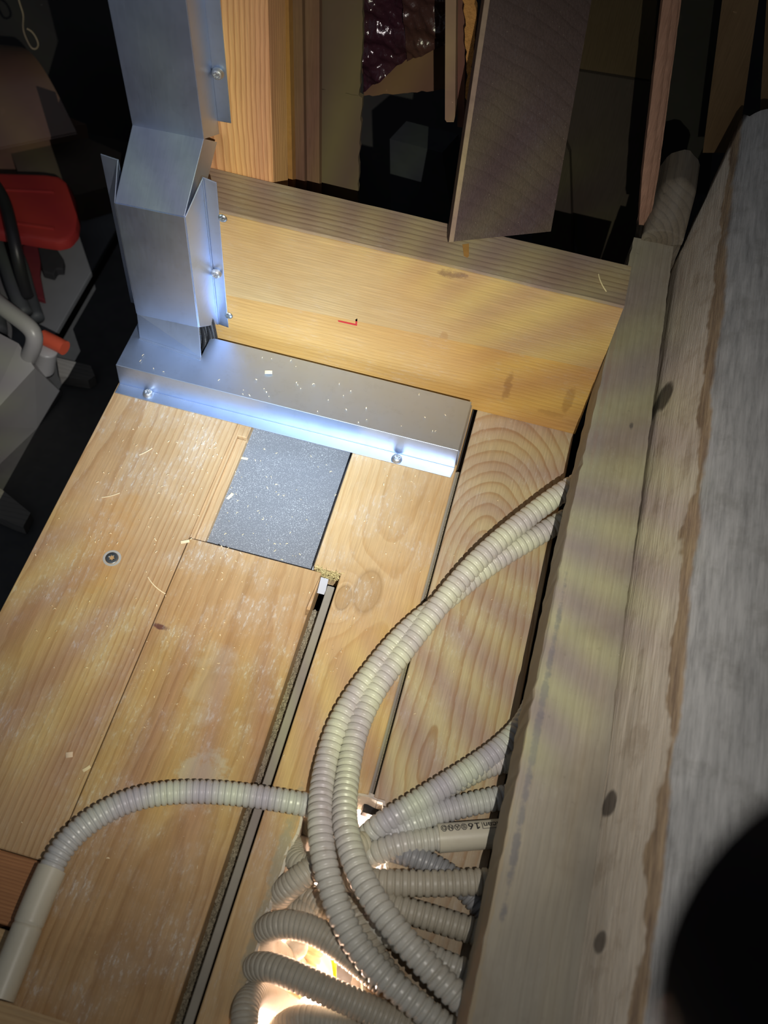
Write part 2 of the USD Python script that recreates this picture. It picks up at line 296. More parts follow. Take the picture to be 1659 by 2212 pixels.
warmp = plain('dull_plastic', (.46, .42, .34), .42, spec=.4, var=.08, dirt=.4, dirtc=(.30, .25, .17), scale=50.)
coupler_m = plain('ivory_plastic', (.58, .54, .43), .38, spec=.45, var=.04, dirt=.12, dirtc=(.4, .33, .22), scale=70.)
orangep = plain('orange_hose', (.78, .55, .30), .45, var=.05)
ink = plain('black_ink', (.02, .02, .025), .6, var=.1)
red_ink = plain('red_ink', (.55, .02, .02), .6, var=.1)
plaster = plain('rough_plaster', (.62, .56, .47), .85, var=.15, scale=150., bump=.6, bscale=300.)
filler_m = plain('granular_filler', (.36, .31, .22), .9, var=.35, scale=700., dirt=.5, dirtc=(.12, .10, .08), bump=1., bscale=900.)
batten_m = plain('grey_batten', (.27, .245, .20), .65, var=.1, scale=120.)
wool = plain('yellow_wool', (.72, .58, .26), .9, var=.3, scale=600., bump=1., bscale=900.)
white_card = plain('white_card', (.42, .42, .44), .6, var=.06)
shaft_m = plain('pale_gypsum', (.80, .70, .63), .8, var=.04, scale=30.)
dark_gap = plain('dark_dust', (.035, .03, .027), .9, var=.3)
cable_m = plain('black_cable', (.02, .02, .022), .4, var=.2); yellow_m = plain('yellow_cable', (.80, .52, .02), .35, var=.05)
shaving_m = plain('pine_shavings', (.80, .66, .42), .7, var=.15)

# ================================================================ floor: boards
fl = thing('floor', 'pine board floor of wide and narrow boards with gaps between them', None, (0, 0, 0), kind='structure')
yb0, yA, yS = -.06, at(115, 1866)[1], .3228
def board(name, mesh, mat, label=None): return part(fl, name, mesh, mat, label=label)
def rough_poly(pts, seed, amp, step=.004):
    p = np.asarray(pts, float); q = []
    for a, b in zip(p[:-1], p[1:]):
        n = max(int(np.linalg.norm(b - a) / step), 1); q += [a + (b - a) * k / n for k in range(n)]
    q = np.array(q + [p[-1]]); r = np.random.default_rng(seed); q[1:-1] += r.normal(0, amp, q[1:-1].shape); return q
b1 = board('floor_board', cat([cbox(-.2795, -.1815, yA, .56, -.022, 0)]), pine1, 'wide dusty pine board at the outer edge')
part(b1, 'rabbet', cat([cbox(-.1825, -.1785, .3245, .47, -.022, -.003), cbox(-.1795, -.1715, .3245, .418, -.022, -.0065), cbox(-.1795, -.1715, .4185, .47, -.022, -.004)]), pine1)
b2 = board('floor_board', tri(man(cbox(-.1808, -.0852, -.06, yS, -.022, .0005)) - man(moved(hull([(0, 0, -.004), (.004, 0, -.004), (0, 0, .01), (.004, 0, .01), (.002, .026, -.002), (.004, .026, .01), (.002, -.02, .01), (.004, -.02, .01)]), trimesh.transformations.translation_matrix([-.0875, .295, 0])))), pine2, 'short dusty board with a sawn end')
hole = np.array([at(*p)[:2] for p in [(672, 1688), (655, 1745), (640, 1800), (612, 1860), (590, 1930), (560, 2020), (535, 2110), (515, 2170), (500, 2230)]])
hole_right = np.array([at(*p)[:2] for p in [(832, 1728), (846, 1800), (842, 1868), (848, 1930), (800, 2060), (790, 2120), (770, 2230)]])
edge = rough_poly(hole, 3, .0006); redge = rough_poly(hole_right, 4, .0005)
top_edge = rough_poly([hole[0], at(700, 1690)[:2], at(780, 1716)[:2], hole_right[0]], 9, .0005)
cut = prism(np.vstack([edge[::-1], top_edge, redge, [[-.022, .012], [-.056, .012]]]), -.05, .05)
cutm = man(cut)
b3 = board('floor_board', tri((man(cbox(-.0722, -.0142, -.06, .56, -.022, 0)) + man(cbox(-.0918, -.0700, .3262, .56, -.022, 0))) - cutm), pine3, 'narrow pine board with a round knot, notched for the conduits')
part(b3, 'tongue', tri(man(cbox(-.0180, -.0125, -.06, .435, -.020, -.0035)) - cutm), batten_m)
b4 = board('floor_board', tri(man(cbox(-.0105, .0655, -.06, .56, -.022, 0)) - cutm), pine4, 'pine board with broad cathedral grain')
# what lies in the gaps
part(fl, 'batten', rough := cbox(-.0793, -.0742, -.06, .318, -.02, -.0065, .0004), batten_m, label='thin grey batten standing in the gap')
rng = np.random.default_rng(5)
def crumbs(n, x0, x1, y0, y1, z, s0, s1, rng):
    out = []
    for k in range(n):
        s = rng.uniform(s0, s1); b = trimesh.creation.box([s, s * rng.uniform(.5, 1.8), s * .8]); b.apply_transform(trimesh.transformations.random_rotation_matrix(rng.random(3)))
        b.apply_translation([rng.uniform(x0, x1), rng.uniform(y0, y1), z + rng.uniform(-.001, .001)]); out.append(b)
    return cat(out)
part(fl, 'gap_filler', cat([cbox(-.0852, -.0795, -.06, .302, -.022, -.017, .0003), crumbs(900, -.0848, -.0798, -.05, .302, -.0165, .0008, .0022, rng)]), filler_m, kind='stuff', label='crumbly filler in the gap')
part(fl, 'gap_filler', tri(man(cat([cbox(-.0145, -.0105, -.06, .44, -.022, -.010, .0003)])) - cutm), filler_m)
c = at(706, 1262, -.006)
part(fl, 'card_scrap', plate([(-.0849, .312, -.010), (-.0795, .312, -.010), (-.0795, .321, -.003), (-.0849, .321, -.003)], .0006), white_card, label='white card scrap in the gap')
part(fl, 'card_scrap', cbox(-.0932, -.0921, .3238, .425, -.014, -.006, .0002), white_card)
fl_w = []
for k in range(420):
    p = np.array([rng.uniform(-.0895, -.0725), rng.uniform(.3225, .3268), rng.uniform(-.008, .0004)]); a = rng.uniform(0, 6.28); L = rng.uniform(.001, .004)
    fl_w.append(hull([p, p + [L * math.cos(a), L * math.sin(a), .0004], p + [.0003, .0003, .0005], p + [L * math.cos(a), L * math.sin(a) + .0003, .0008]]))
single('insulation_tuft', cat(fl_w), wool, 'yellow tuft of torn fibre beside the sawn end of the short board', 'insulation', kind='stuff')
part(fl, 'end_block', cbox(-.235, -.1855, at(35, 2005)[1], yA - .0006, -.022, -.0003), end_wood, label='reddish cross-grained board end')
part(fl, 'end_block', cbox(-.235, -.1855, -.06, at(35, 2005)[1] - .002, -.022, -.002), cross_wood)
part(fl, 'underlay', cat([cbox(-.2795, -.0560, -.06, .56, -.032, -.0225, .0003), cbox(-.2795, .0655, .186, .56, -.0318, -.0225, .0003)]), dark_gap, label='dark underlay below the boards')
bs = at(242, 1206, 0)
def screw_mesh(r, hgt, dome=True, rec=.45):
    pr = [(0, hgt), (r * .45, hgt * .97), (r * .75, hgt * .78), (r * .95, hgt * .35), (r, .0001), (r * .5, -.002), (r * .45, -.006), (0, -.006)] if dome else [(0, hgt), (r * .8, hgt), (r, hgt * .6), (r * .6, -.003), (r * .5, -.006), (0, -.006)]
    m = man(lathe(pr, 28)); a = np.arange(24) * np.pi / 12; rr_ = r * rec * (1 + .28 * np.cos(6 * a))
    return tri(m - man(prism(np.c_[rr_ * np.cos(a), rr_ * np.sin(a)], hgt - .0013, hgt + .01)))
bt_ = thing('cross_batten', 'pale batten lying across the boards at the bottom left corner', 'batten', at(60, 2190))
cbp = [at(-70, 2140, .018)[:2], at(157, 2212, .018)[:2]]; dn = np.array([.0, -.05])
part(bt_, 'body', prism([cbp[0], cbp[1], cbp[1] + dn, cbp[0] + dn], .0004, .018), cross_wood)
scr_b = part(b1, 'screw', moved(screw_mesh(.0044, .0006, False, .4), frame(bs + [0, 0, .0002], (0, 0, 1))), dark_screw, smooth=30, label='countersunk screw')
part(b1, 'screw_dimple', moved(lathe([(.0046, .00005), (.0062, .00005), (.0062, .0003), (.0046, .0003), (.0046, .00005)], 32), frame(bs, (0, 0, 1))), plain('dimple_paint', (.42, .42, .40), .5))
single('felt_sheet', tri(man(cbox(-.1795, -.0938, .318, .47, -.014, -.0118, .0003))), felt, 'black gritty felt sheet showing between the boards', 'felt')

# ================================================================ crossbeam and post
cb = thing('crossbeam', 'upright pine crossbeam with a bright orange face standing across the floor boards', 'beam', (0, .513, 0))
zl = lambda x: .0605 + (x + .209) * .058            # joint between the two laminations
part(cb, 'lamination', hull([(x, y, z) for x in (-.282, .0663) for y in (.4933, .5325) for z in (.0002, zl(x) - .0001)] + [(x, .4936, zl(x)) for x in (-.282, .0663)]), pine_beam2, label='deeper orange lower lamination')
part(cb, 'lamination', hull([(x, y, z) for x in (-.282, .0663) for y in (.4931, .5325) for z in (zl(x) + .0002, .1385)]), pine_beam)
gx = np.linspace(-.282, .0665, 160); fr = (meshkit.fbm(np.c_[gx * 40, gx * 0, gx * 0], 4, 3) - .5) * .0022
tops = capped(np.stack([np.c_[gx, np.full(160, .4933) + fr * .5 + .0002, np.full(160, .1384) + fr * .3 - .0002], np.c_[gx, np.full(160, .4945) + fr * .3, np.full(160, .1402)],
                        np.c_[gx, np.full(160, .5315) - fr * .3, np.full(160, .1402)], np.c_[gx, np.full(160, .5327), np.full(160, .1384)]], 1))
part(cb, 'weathered_top', tops, beam_top, label='grey weathered top edge')
mk = [atY(*p, .4931) for p in ((730, 692), (768, 700), (768, 690), (772, 688), (771, 704), (731, 695))]
part(cb, 'pen_mark', plate(mk, .0003), red_ink, label='red pen tick')
ps = thing('post', 'orange pine post rising behind the crossbeam at the upright steel channel', 'post', (-.235, .55, .14))
part(ps, 'body', cbox(-.264, -.1842, .5328, .5672, .0003, .62, .0012), pine_post)

# ================================================================ steel channels
def hat_screws(parent, spots, n, mat=screw_m):
    for p in spots: part(parent, 'screw', moved(screw_mesh(.0041, .0032), frame(p, n, (.3, .2, 1) if abs(n[2]) < .5 else (0, 1, 0))), mat, smooth=30)
T = .0007
hc = thing('floor_channel', 'galvanised steel hat channel lying on the boards along the foot of the crossbeam', 'channel', (-.15, .455, 0))
def hat_x(x0, x1):
    line = LineString([(.4257, .0006), (.4350, .0006), (.4360, .0214), (.4822, .0214), (.4828, .0006), (.4928, .0006)])
    m = trimesh.creation.extrude_polygon(line.buffer(T / 2, cap_style=2, join_style=1, quad_segs=3), x1 - x0, engine='earcut')
    return moved(m, np.array([[0, 0, 1, x0], [1, 0, 0, 0], [0, 1, 0, 0], [0, 0, 0, 1.]]))
ntch = np.array([at(*p, .0214)[:2] for p in [(456, 727), (431, 778), (436, 712), (445, 700), (470, 700)]])
hx = man(hat_x(-.2780, -.0158)) - man(prism(ntch, .012, .04)) - man(prism([(-.0175, .42), (-.0135, .42), (-.0135, .437), (-.0152, .437)], -.01, .004))
part(hc, 'body', tri(hx), galv)
part(hc, 'crease', cat([cbox(-.2778, -.0158, .4338, .4343, .0007, .0013, .0001), cbox(-.2778, -.0158, .4357, .4363, .0196, .0203, .0001)]), galv)
part(hc, 'end_flap', cat([hull([(-.0160, .4362, .0216), (-.0160, .480, .0216), (-.0148, .4362, .0206), (-.0148, .480, .0206), (-.0146, .4372, .0012), (-.0146, .479, .0012), (-.0153, .4372, .0012), (-.0153, .479, .0012)])]), galv)
hat_screws(hc, [at(320, 851, .001), at(857, 992, .001)], (0, 0, 1))
cbn = thing('cable_bundle', 'black ribbed cables seen through the corner slot of the floor channel', 'cable', (-.225, .47, .006))
for k, (dx, dz) in enumerate(((0, 0), (.0055, .001), (.011, 0), (.0035, .006), (.0085, .0065))):
    x = -.2275 + dx; part(cbn, 'cable', corrugated([(x + .03, .462, .006 + dz), (x + .004, .466, .0065 + dz), (x, .478, .010 + dz), (x - .004, .4865, .03), (x - .012, .4865, .09)], .0027, .0011, .0003, 10), cable_m, True)

vc_ = thing('upright_channel', 'galvanised steel hat channel climbing the crossbeam face and kinking back onto the post', 'channel', (-.248, .48, .09))
YB, YF = .4928, .4710; XL, XR = -.2722, -.2240
lower = cat([plate([(XL, YF, .0425), (XR, YF, .0445), (XR, YF, .1500), (XL, YF, .1480)], T),
             plate([(XR, YF, .0445), (-.2185, YB, .0268), (-.2185, YB, .1660), (XR, YF, .1500)], T),
             plate([(XL, YF, .0425), (-.2765, YB, .0268), (-.2765, YB, .1640), (XL, YF, .1480)], -T)])
part(vc_, 'lower_section', lower, galv)
part(vc_, 'flange', cat([plate([(-.2187, YB, .0268), (-.2098, YB, .0255), (-.2090, YB, .1642), (-.2187, YB, .1660)], -T)]), galv)
part(vc_, 'flange', plate([(-.2885, YB, .0268), (-.2763, YB, .0268), (-.2763, YB, .1640), (-.2885, YB, .1655)], -T), galv)
part(vc_, 'crease', hull([(-.2180, YB - .0013, .0272), (-.2175, YB - .0013, .0272), (-.2180, YB - .0006, .0272), (-.2175, YB - .0006, .0272), (-.2180, YB - .0013, .1655), (-.2175, YB - .0013, .1655), (-.2180, YB - .0006, .1655), (-.2175, YB - .0006, .1655)]), galv)
part(vc_, 'foot_tab', cat([slab([(XL - .0004, YF, .0428), (XR, YF, .0448), (-.2205, .4610, .0226), (-.2712, .4655, .0226)], T),
                          slab([(-.2712, .4655, .0226), (-.2205, .4610, .0226), (-.2203, .4585, .0224), (-.2712, .4640, .0224)], T)]), galv)
part(vc_, 'bend_section', cat([plate([(XL, YF, .1480), (XR, YF, .1500), (-.2222, .5107, .1815), (-.2712, .5107, .1795)], T),
                              plate([(XR, YF, .1500), (-.2222, .5107, .1815), (-.2195, .5240, .1700), (-.2205, .4860, .1400)], T),
                              plate([(XL, YF, .1480), (-.2712, .5107, .1795), (-.2735, .5240, .1700), (-.2745, .4860, .1400)], -T)]), galv)
part(vc_, 'upper_section', cat([plate([(-.2712, .5107, .1795), (-.2222, .5107, .1815), (-.2300, .5107, .46), (-.2790, .5107, .46)], T),
                               plate([(-.2222, .5107, .1815), (-.2205, .5322, .1700), (-.2285, .5322, .46), (-.2300, .5107, .46)], -T),
                               plate([(-.2712, .5107, .1795), (-.2740, .5322, .1700), (-.2810, .5322, .46), (-.2790, .5107, .46)], T)]), galv)
part(vc_, 'flange', plate([(-.2207, .5322, .1800), (-.2116, .5322, .1806), (-.2165, .5322, .46), (-.2285, .5322, .46)], -T), galv)
hat_screws(vc_, [atY(468, 590, YB - .0008), atY(471, 158, .5313)], (0, -1, 0))
for p in ((481, 471), (494, 681)):
    single('loose_screw_head', moved(screw_mesh(.0033, .0016), frame(atY(*p, .4931), (0, -1, 0), (0, 0, 1))), dark_screw, 'grey screw head beside the upright channel, near the crossbeam top edge' if p[1] < 600 else 'grey screw head beside the foot of the upright channel flange', 'screw', smooth=30)

# ================================================================ timbers on the right
ZR = .100                                          # top of the rail
tp = [at(1370, 510, ZR), at(1455, 530, ZR), at(1332, 1500, ZR), at(1252, 2212, ZR) + [.0009, -.12, 0], at(1007, 2212, ZR) + [-.0006, -.12, 0], at(1233, 1100, ZR)]
def rough_slab(outline, z0, z1, seed, amp):
    q = rough_poly(np.vstack([outline, outline[:1]]), seed, amp, .006)[:-1]; c = q.mean(0); ins = lambda e: q - e * (q - c) / np.linalg.norm(q - c, axis=1, keepdims=True)
    r = [np.c_[ins(.0008), np.full(len(q), z0)], np.c_[q, np.full(len(q), z0 + .001)], np.c_[q, np.full(len(q), z1 - .0015)], np.c_[ins(.0013), np.full(len(q), z1)]]
    R = np.array(r); n, m = R.shape[:2]; f = ring_faces(n, m); v = R.reshape(-1, 3)
    tv, tf = trimesh.creation.triangulate_polygon(Polygon(R[-1][:, :2]), engine='earcut')
    top = trimesh.Trimesh(np.c_[tv, np.full(len(tv), z1)], tf, process=False); bot = trimesh.Trimesh(np.c_[tv, np.full(len(tv), z0)], tf[:, ::-1], process=False)
    return cat([trimesh.Trimesh(v, f, process=False), top, bot])
single('plank_rail', rough_slab(np.array(tp)[:, :2], .052, ZR, 6, .00025), timber_w, 'dusty greenish brown timber rail running beside the conduits, its end on the crossbeam', 'timber')
KR = (H - ZR) / (H - .18); HL = .30 - HX1
def far_scaled(m): v = m.vertices; v[:] = CP + (v - CP) * KR; return m
sec = [(HX0 + .002, .04), (HX0, .07), (HX0, HZ0 - .004), (HX0 + .0012, HZ0), ((HX0 * 2 + HX1) / 3, HZ0 * .62 + HZ1 * .38), ((HX0 + HX1 * 2) / 3, HZ0 * .3 + HZ1 * .7), (HX1, HZ1), (HX1 + .008, HZ1 + .005), (HX1 + .03, HZ1 + .013), (HX1 + .06, HZ1 + .017), (HX1 + .10, HZ1 + .008), (HX1 + .13, HZ1 - .02), (HX1 + .14, .08), (HX1 + .13, .04)]
lb = loft_beam((0, -.34, 0), (0, .608, 0), sec, 190, .0011, 70, 3, None, .012)
v = lb.vertices; far = np.clip((v[:, 1] - .50) / .108, 0, 1) ** 2; v[:, 1] += far * np.clip((v[:, 0] - HX0) / (HX1 - HX0), 0, 1) * .095
single('hewn_beam', lb, hewn, 'thick hewn beam with brown waney side and grey weathered top at the right, close to the camera', 'beam', smooth=50)
sb = loft_beam((.0, .513, .0), (.0, .565, .0), [(.0635, .151), (.064, .19), (.068, .206), (.078, .212), (.0885, .205), (.0885, .151)], 24, .0007, 90, 8, None, .006)
v = sb.vertices; v[:, 2] -= np.clip((.538 - v[:, 1]) / .025, 0, 1) * np.clip(v[:, 2] - .182, 0, 1) * .8
single('wood_stub', far_scaled(sb), old_wood, 'dark rotten wood stub wedged between the rail end and the hewn beam', 'wood', smooth=50)

# ================================================================ shaft under the cut-out: pale boxed void with a lamp at its foot
sh = thing('shaft', 'pale boxed shaft below the cut-out in the floor', None, (0, 0, -.3), kind='structure')
X0, X1, Y0, Y1, ZB = -.0715, .004, -.055, .196, -.26
part(sh, 'panel', cbox(X0 - .006, X0, Y0, Y1, ZB, -.0325, .0003), shaft_m); part(sh, 'panel', cbox(X1, X1 + .006, Y0, Y1, ZB, -.0325, .0003), shaft_m)
part(sh, 'panel', cbox(X0, X1, Y1, Y1 + .006, ZB, -.0325, .0003), shaft_m); part(sh, 'panel', cbox(X0, X1, Y0 - .006, Y0, ZB, -.0325, .0003), shaft_m)
part(sh, 'panel', cbox(X0, X1, Y0, Y1, ZB - .006, ZB, .0003), shaft_m)
lp = thing('shaft_lamp', 'bright bulb deep in the shaft below the conduits', 'lamp', (-.03, .09, ZB))
part(lp, 'socket', moved(lathe([(0, 0), (.012, 0), (.012, .02), (.009, .03), (0, .03)], 24), trimesh.transformations.translation_matrix([-.03, .09, ZB + .0002])), coupler_m, smooth=40)
sl = UsdLux.SphereLight.Define(stage, lp + '/bulb'); sl.CreateRadiusAttr(.014); sl.AddTranslateOp().Set(Gf.Vec3d(0, 0, .046)); sl.CreateIntensityAttr(SHAFT_W * 100); sl.CreateColorAttr(Gf.Vec3f(1., .86, .76))
lip = []
for e, s_ in ((edge, 1), (top_edge, 1), (redge, -1)):
    n = len(e); zt = -.0008 + rng.normal(0, .0007, n); dx = rng.normal(0, .0006, n)
    for k in range(n - 1):
        a, b = e[k], e[k + 1]; nrm = np.array([b[1] - a[1], a[0] - b[0]]); nrm = nrm / (np.linalg.norm(nrm) + 1e-9) * .0016
        lip.append(hull([(*(a + nrm), zt[k]), (*(b + nrm), zt[k + 1]), (*(a - nrm), zt[k] - .001), (*(b - nrm), zt[k + 1] - .001), (*(a + nrm), -.031), (*(b + nrm), -.031), (*(a - nrm), -.031), (*(b - nrm), -.031)]))
part(sh, 'ragged_lip', cat(lip), plaster, kind='stuff', label='ragged pale plaster lip of the cut-out')

# ================================================================ conduits
GP = 'corrugated conduits spilling from the floor cut-out'
def conduit(name, label, pts, mat, R=.0074, pitch=.0044, depth=.0012, smooth_end=None, group=GP):
    w = [at(px, py, z) for px, py, z in pts]; t = thing(name, label, 'conduit', w[0], group=group)
    part(t, 'sheath', corrugated(w, R, pitch, depth), mat, True)
    if smooth_end: 
        e = [at(px, py, z) for px, py, z in smooth_end]
        part(t, 'coupler', tube(e, R * 1.1, .004, 28), coupler_m, 35)
    return t
C1 = [(1330, 1010, .030), (1245, 1045, .026), (1150, 1110, .021), (1040, 1203, .017), (950, 1306, .012), (880, 1395, .0095), (812, 1490, .0085), (768, 1590, .010), (749, 1690, .016), (745, 1765, .026), (762, 1850, .034), (803, 1935, .040), (863, 2018, .044), (932, 2096, .044), (1005, 2168, .042), (1080, 2235, .038)]
conduit('corrugated_conduit', 'front cream conduit of the long pair, uppermost from rail to lower right', C1, cream, .0075, .0049, .0013)
C2 = [(1330, 1070, .018), (1236, 1114, .012), (1150, 1163, .0088), (1055, 1222, .0080), (962, 1296, .0075), (880, 1364, .0078), (800, 1458, .0082), (737, 1555, .0085), (702, 1665, .012), (692, 1760, .022), (699, 1850, .028), (724, 1945, .030), (767, 2035, .031), (828, 2108, .031), (900, 2170, .030), (985, 2240, .026)]
conduit('corrugated_conduit', 'rear cream conduit of the long pair, left of its twin over the cut-out', C2, cream, .0075, .0049, .0013)
t3 = conduit('corrugated_conduit', 'grey conduit arching alone to the left with a smooth ivory coupler at its lower end', [(104, 1893, .0085), (119, 1860, .0085), (150, 1815, .0085), (205, 1768, .0085), (285, 1729, .0085), (375, 1712, .0085), (470, 1712, .0085), (570, 1723, .0085), (655, 1737, .007), (712, 1752, -.004), (752, 1790, -.03), (760, 1820, -.07)], greyp, .0072, .0038, .0011)
cp = [at(x, y, .0088) for x, y in ((112, 1877), (84, 1940), (56, 2010), (28, 2080), (6, 2135), (-3, 2158))]
gr = lambda S, L: .0083 - .0006 * np.exp(-((S - L * .45) / .0008) ** 2)
part(t3, 'coupler', tube(cp, .0083, .0006, 32, gr), coupler_m, 35, label='smooth ivory coupler')
conduit('corrugated_conduit', 'uppermost conduit of the right-hand fan, curving up along the gap beside the rail', [(1172, 1440, .006), (1160, 1500, .009), (1128, 1567, .012), (1060, 1632, .012), (960, 1697, .012), (880, 1746, .011), (818, 1785, .006), (775, 1830, -.012), (750, 1880, -.045)], greyp, .0074, .0041, smooth_end=[(1170, 1448, .0055), (1182, 1395, .003), (1200, 1320, 0.), (1222, 1235, -.003)])
conduit('corrugated_conduit', 'conduit with a smooth coupler half hidden under the top one of the fan', [(1092, 1645, .0084), (1040, 1662, .0084), (985, 1690, .0084), (925, 1722, .0084), (866, 1757, .004), (820, 1790, -.01), (790, 1830, -.03)], cream, .0068, .0038, smooth_end=[(1090, 1645, .0084), (1130, 1640, .0084), (1210, 1632, .0084)])
conduit('corrugated_conduit', 'plain conduit of the fan between the hidden coupler and the printed coupler', [(1180, 1695, .0078), (1112, 1716, .0078), (1040, 1732, .0078), (960, 1752, .0078), (893, 1777, .007), (835, 1805, .0), (785, 1835, -.02)], greyp, .0073, .0038)
t7 = conduit('corrugated_conduit', 'conduit ending in the smooth coupler printed with black lettering', [(952, 1811, .0082), (905, 1817, .0082), (855, 1827, .0078), (806, 1846, .002), (768, 1872, -.015), (740, 1900, -.05)], cream, .0074, .0040)
cw = [at(x, y, .0090) for x, y in ((946, 1811), (1010, 1806), (1070, 1801), (1180, 1792))]
part(t7, 'coupler', tube(cw, .0085, .003, 40), coupler_m, 35, label='printed ivory coupler')
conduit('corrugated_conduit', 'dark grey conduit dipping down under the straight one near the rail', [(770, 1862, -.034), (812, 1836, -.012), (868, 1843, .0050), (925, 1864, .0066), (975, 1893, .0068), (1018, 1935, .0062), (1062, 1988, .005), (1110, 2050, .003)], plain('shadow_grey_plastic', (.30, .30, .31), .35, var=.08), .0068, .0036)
conduit('corrugated_conduit', 'straight level conduit of the fan reaching the rail at mid height', [(690, 1880, -.035), (745, 1896, -.004), (800, 1904, .0105), (870, 1908, .0145), (965, 1908, .016), (1065, 1903, .0165), (1170, 1896, .016)], warmp, .0076, .0042)
conduit('corrugated_conduit', 'conduit sloping gently down to the rail below the straight level one', [(745, 1915, -.03), (795, 1938, .002), (845, 1957, .0095), (920, 1979, .011), (1000, 2004, .0115), (1060, 2024, .0115), (1140, 2055, .010)], warmp, .0076, .0042)
conduit('corrugated_conduit', 'conduit half covered by the front one of the pair, meeting the rail low down', [(745, 1950, -.03), (800, 1990, .004), (862, 2030, .012), (925, 2064, .0135), (985, 2091, .0145), (1045, 2112, .0145), (1120, 2140, .012)], cream, .0072, .0046)
conduit('corrugated_conduit', 'short stretch of conduit seen between the long pair above the dark gap', [(742, 1925, -.03), (768, 1975, .002), (795, 2035, .008), (832, 2095, .0085), (885, 2160, .0085), (950, 2240, .0085)], warmp, .0070, .0044)
# lower left: conduits that turn down into the cut-out
conduit('corrugated_conduit', 'conduit running up to the right from the left lip of the cut-out under the pair', [(604, 1975, -.055), (596, 1958, -.03), (603, 1937, -.008), (640, 1903, .004), (690, 1866, .0065), (745, 1838, .0065), (790, 1822, .002)], warmp, .0078, .0026, .0006)
conduit('corrugated_conduit', 'bent conduit with a smooth shoulder at the upper left of the cut-out', [(690, 1870, -.075), (672, 1845, -.05), (650, 1832, -.022), (640, 1850, -.006), (655, 1868, .0), (690, 1860, -.001), (735, 1835, -.003)], warmp, .0076, .0022, .0004)
conduit('corrugated_conduit', 'small end of conduit just showing under the arching grey one', [(640, 1830, -.075), (655, 1800, -.04), (672, 1785, -.02), (700, 1783, -.012), (740, 1790, -.014)], warmp, .0066, .0024, .0005)
conduit('corrugated_conduit', 'conduit sloping down to the right under the pair near the left lip', [(625, 1915, -.06), (640, 1918, -.028), (662, 1932, -.012), (695, 1955, -.006), (735, 1985, -.004), (780, 2022, -.005)], warmp, .0074, .0028, .0007)
conduit('corrugated_conduit', 'fine-ribbed conduit lit orange behind the big arch', [(610, 2000, -.05), (608, 1975, -.026), (640, 1966, -.012), (690, 1972, -.009), (740, 1985, -.010)], warmp, .0070, .0020, .0005)
conduit('corrugated_conduit', 'big conduit arch curling back into the lit cut-out below the crossing pair', [(650, 2105, -.088), (628, 2082, -.066), (592, 2058, -.036), (572, 2024, -.010), (590, 2002, .004), (630, 1998, .0095), (680, 2012, .0110), (730, 2042, .0110), (785, 2085, .0095), (835, 2125, .009)], warmp, .0080, .0026, .0006)
conduit('corrugated_conduit', 'long dark conduit crossing the lit cut-out diagonally near the bottom edge', [(530, 2140, -.05), (538, 2108, -.018), (562, 2088, .002), (610, 2098, .0105), (680, 2128, .013), (755, 2162, .0125), (830, 2196, .0115), (920, 2240, .010)], warmp, .0080, .0030, .0007)
conduit('corrugated_conduit', 'conduit hooking over the left lip at the very bottom of the cut-out', [(640, 2185, -.085), (610, 2170, -.058), (578, 2150, -.028), (548, 2150, -.006), (530, 2185, .006), (530, 2240, .008)], warmp, .0076, .0024, .0005)
conduit('corrugated_conduit', 'smooth-looking conduit cut off by the bottom edge below the diagonal one', [(580, 2290, -.04), (612, 2222, -.012), (655, 2202, -.002), (720, 2212, .0), (790, 2238, .0)], warmp, .0078, .0024, .0004)
single('orange_hose', corrugated([at(*p) for p in ((700, 1990, -.075), (684, 2035, -.078), (660, 2095, -.080), (625, 2160, -.080), (596, 2230, -.080))], .0068, .0052, .0013), orangep, 'glowing orange ribbed hose deep in the cut-out', 'hose', smooth=True)
single('white_pipe', tube([at(*p) for p in ((630, 2010, -.10), (690, 2070, -.105), (735, 2125, -.105), (800, 2200, -.105))], .0085, .005, 24), cream, 'pale smooth pipe lying deep in the cut-out behind the orange hose', 'pipe', smooth=True)
kn = lathe([(0, .009), (.004, .0085), (.0068, .006), (.0078, .002), (.0078, -.03), (0, -.03)], 28)
single('pipe_end', moved(kn, frame(at(637, 2047, -.055), (.2, .1, .9))), cream, 'rounded white pipe end inside the big conduit arch', 'pipe', smooth=50)
single('yellow_cable', tube([at(*p) for p in ((712, 2030, -.10), (719, 2065, -.085), (726, 2115, -.08), (730, 2170, -.09))], .0019, .003, 12), yellow_m, 'thin yellow cable hanging in the cut-out', 'cable', smooth=True)
single('shaft_plate', plate([at(727, 2050, -.045), at(727, 2122, -.045), at(790, 2160, -.045), at(800, 2100, -.045)], .001), white_card, 'pale grey plate standing in the cut-out beside the yellow cable', 'plate')
single('black_offcut', moved(cbox(-.006, .006, -.005, .005, -.003, .003, .0005), frame(at(803, 1748, -.02), (.2, .2, 1))), cable_m, 'black scrap under the top lip of the cut-out', 'scrap')

